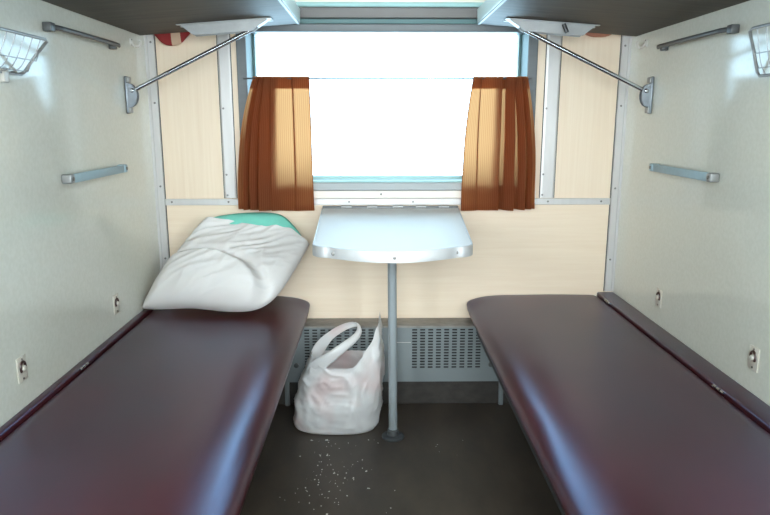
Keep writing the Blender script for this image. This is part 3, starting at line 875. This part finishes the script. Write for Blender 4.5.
    def in_pt(u, v, side):
        v2 = 0.45 + v * (0.43 + 0.34 * sin(pi * u) ** 0.42); u2 = 0.03 + 0.885 * u
        p = base(u2, min(v2, 1.0)) + (TL - BL) * max(0, v2 - 1.0) * (0.42 + 0.62 * sin(pi * min(1, u * 1.0)) ** 0.8)
        t = (max(0, 1 - abs(2 * u - 1) ** 2.6) ** 0.5) * (max(0, 1 - abs(2 * v - 1) ** 2.4) ** 0.5)
        h = (0.034 if side > 0 else -0.030) * t + 0.005 * t * noise.noise(Vector((u * 10, v * 4, 2)))
        q = p + N * h
        q.z = q.z if q.z < 0.755 else 0.755 + 0.036 * math.tanh((q.z - 0.755) / 0.036)
        return clampp(q)
    VF = [[bm.verts.new(in_pt(i / nu, j / nv, 1) - O) for j in range(nv + 1)] for i in range(nu + 1)]
    VB = [[(VF[i][j] if (i in (0, nu) or j in (0, nv)) else bm.verts.new(in_pt(i / nu, j / nv, -1) - O)) for j in range(nv + 1)] for i in range(nu + 1)]
    for G in (VF, VB):
        for i in range(nu):
            for j in range(nv):
                try: bm.faces.new((G[i][j], G[i + 1][j], G[i + 1][j + 1], G[i][j + 1]))
                except ValueError: pass
    obj('pillow_body', bm, 'mint_fabric', b, smooth=True)
pillow()

# ------------------------------------------------------------------ plastic carrier bag
def bag():
    O = Vector((-0.19, -0.225, 0.0))
    b = thing('plastic_bag', 'crumpled white plastic carrier bag standing on the floor by the table pole', 'bag', O)
    bm = bmesh.new(); nt_, nz = 120, 64
    def bump(th, c0, w):
        d = (th - c0 + pi) % (2 * pi) - pi
        return max(0.0, 1 - abs(d) / w)
    def rim(th):
        c, s = cos(th), sin(th)
        r = 0.266 - 0.016 * max(0, -s) + 0.012 * max(0, -c) ** 3
        r += 0.195 * bump(th, radians(-24), radians(54)) ** 1.1          # upright handle drawn to a point
        r += 0.020 * bump(th, radians(212), radians(40))
        return r
    def keyed(v, ks):
        for a, c in zip(ks[:-1], ks[1:]):
            if v <= c[0]:
                t = (v - a[0]) / (c[0] - a[0]); t = t * t * (3 - 2 * t); return a[1] * (1 - t) + c[1] * t
        return ks[-1][1]
    G = []
    for i in range(nt_):
        th = 2 * pi * i / nt_; col = []
        c, s = cos(th), sin(th)
        for j in range(nz + 1):
            v = j / nz
            z = max(0.0015, rim(th) * v)
            rl = keyed(v, [(0, 0.150), (0.04, 0.164), (0.3, 0.164), (0.6, 0.142), (0.85, 0.118), (1, 0.102)])
            rr = keyed(v, [(0, 0.140), (0.05, 0.150), (0.3, 0.162), (0.6, 0.168), (1, 0.168)])
            ry = keyed(v, [(0, 0.104), (0.05, 0.110), (0.35, 0.112), (0.7, 0.096), (1, 0.072)])
            e = 0.66
            cx = math.copysign(abs(c) ** e, c); sy = math.copysign(abs(s) ** e, s)
            x = (rr if c > 0 else rl) * cx; y = ry * sy
            P = Vector((x, y, z))
            nrm = Vector((c, s, 0))
            n1 = noise.noise(P * 9 + Vector((3, 1, 2)))
            n2 = 1 - 2 * abs(noise.noise(Vector((x * 22, y * 22, z * 13 + 4))))
            n3 = 1 - 2 * abs(noise.noise(Vector((x * 48 + 2 * z * 10, y * 48, z * 30 + 9))))
            k = min(1, v * 6 + 0.2)
            n4 = 1 - 2 * abs(noise.noise(Vector((x * 14 + z * 9, y * 14, z * 5 - x * 6 + 2))))
            P += nrm * k * (0.009 * n1 + 0.0050 * (n2 - 0.5) + 0.0022 * (n3 - 0.5) + 0.005 * (max(0, n4 - 0.55) / 0.45) ** 1.5)
            P.y = max(P.y, -0.122); P.y = min(P.y, 0.108); P.x = min(P.x, 0.176)
            col.append(bm.verts.new(P))
        G.append(col)
    for i in range(nt_):
        a, c = G[i], G[(i + 1) % nt_]
        for j in range(nz): bm.faces.new((a[j], c[j], c[j + 1], a[j + 1]))
    bm.faces.new([G[i][0] for i in range(nt_)][::-1])
    obj('bag_body', bm, 'bag_plastic', b, smooth=True)
    def ribbon(name, ctrl, widths, dirs, curl=0.006):
        P = smoothpts(ctrl, 48); n = len(P); bm_ = bmesh.new(); rows = []
        for i, p in enumerate(P):
            t = i / (n - 1); f = t * (len(widths) - 1); k = min(int(f), len(widths) - 2); fr = f - k
            w = widths[k] * (1 - fr) + widths[k + 1] * fr
            d = (Vector(dirs[k]) * (1 - fr) + Vector(dirs[k + 1]) * fr).normalized()
            tan = (P[min(i + 1, n - 1)] - P[max(i - 1, 0)]).normalized()
            up = tan.cross(d).normalized()
            row = []
            for q in range(9):
                a = q / 8 * 2 - 1
                off = curl * (1 - a * a) + 0.0018 * noise.noise(Vector((a * 3, t * 9, len(name))))
                row.append(bm_.verts.new(p - O + d * (w * 0.5 * a) + up * off))
            rows.append(row)
        for i in range(n - 1):
            for q in range(8): bm_.faces.new((rows[i][q], rows[i][q + 1], rows[i + 1][q + 1], rows[i + 1][q]))
        o = obj(name, bm_, 'bag_plastic', b, smooth=True)
        solid(o, 0.0012)
        return o
    # flopped handle: front strap, over the fold, and back strap
    ribbon('handle', [(-0.292, -0.262, 0.195), (-0.275, -0.282, 0.240), (-0.225, -0.290, 0.280), (-0.165, -0.275, 0.322), (-0.122, -0.245, 0.350), (-0.108, -0.222, 0.372), (-0.122, -0.200, 0.385),
                      (-0.165, -0.190, 0.372), (-0.220, -0.185, 0.335), (-0.262, -0.190, 0.285), (-0.280, -0.200, 0.230)],
           [0.075, 0.060, 0.044, 0.034, 0.026, 0.020, 0.022, 0.026, 0.032, 0.05, 0.07],
           [(-0.6, 0.2, 0.8), (-0.5, 0.1, 0.85), (-0.5, 0, 0.86), (-0.5, 0, 0.86), (-0.6, 0.2, 0.75), (-0.8, 0.2, 0.4), (-0.3, -0.3, 0.9), (-0.45, 0.0, 0.9), (-0.5, 0.0, 0.86), (-0.6, 0.1, 0.8), (-0.6, 0.2, 0.8)])
bag()

# ------------------------------------------------------------------ striped cloth tucked behind the upper berths
def tucked_cloth(x0, x1, zl, label, m='striped_cloth'):
    bm = bmesh.new(); uvl = bm.loops.layers.uv.new('UVMap')
    nu, nv = 28, 16; G = []
    for i in range(nu + 1):
        u = i / nu; col = []
        for j in range(nv + 1):
            a = j / nv                        # 0 front top .. 1 back top, hanging as a trough
            depth = zl + (1.50 - zl) * (abs(2 * u - 0.95) ** 2.2 * 0.62)
            yy = -0.032 + 0.017 * -cos(pi * a) * 1.0
            z = 1.50 - (1.50 - depth) * sin(pi * a) ** 0.6
            x = x0 + (x1 - x0) * u + 0.002 * sin(14 * u)
            col.append((bm.verts.new((x, yy + 0.002 * sin(20 * u) * sin(pi * a), z)), (u, a)))
        G.append(col)
    for i in range(nu):
        for j in range(nv):
            q = (G[i][j], G[i + 1][j], G[i + 1][j + 1], G[i][j + 1])
            fc = bm.faces.new([t[0] for t in q])
            for lp, t in zip(fc.loops, q): lp[uvl].uv = t[1]
    o = obj('tucked_cloth', bm, m, None, smooth=True)
    return tag(o, label, 'cloth')
tucked_cloth(-0.868, -0.710, 1.404, 'red and cream striped cloth sagging behind the upper berth above the pillow')
tucked_cloth(0.690, 0.880, 1.437, 'sliver of faded red cloth behind the upper berth above the empty berth', 'faded_red')

# ------------------------------------------------------------------ crumbs on the floor
def crumbs():
    bm = bmesh.new(); rnd = random.Random(11)
    for k in range(150):
        if rnd.random() < 0.65: x, y = rnd.gauss(-0.20, 0.06), min(rnd.gauss(-0.62, 0.16), -0.37)
        else: x, y = rnd.uniform(-0.28, 0.28), rnd.uniform(-1.3, -0.37)
        r = rnd.uniform(0.0006, 0.0024) * (1 if rnd.random() < 0.9 else 1.5)
        t = bmesh.new(); bmesh.ops.create_icosphere(t, subdivisions=1, radius=r)
        for v in t.verts: v.co = Vector((x + v.co.x * rnd.uniform(0.6, 1.4), y + v.co.y * rnd.uniform(0.6, 1.4), r * 0.6 + v.co.z * 0.6))
        me = bpy.data.meshes.new('t'); t.to_mesh(me); t.free(); bm.from_mesh(me); bpy.data.meshes.remove(me)
    o = obj('crumbs', bm, 'crumb'); o['kind'] = 'stuff'
    o['label'] = 'pale crumbs scattered on the dark floor'; o['category'] = 'crumbs'
crumbs()
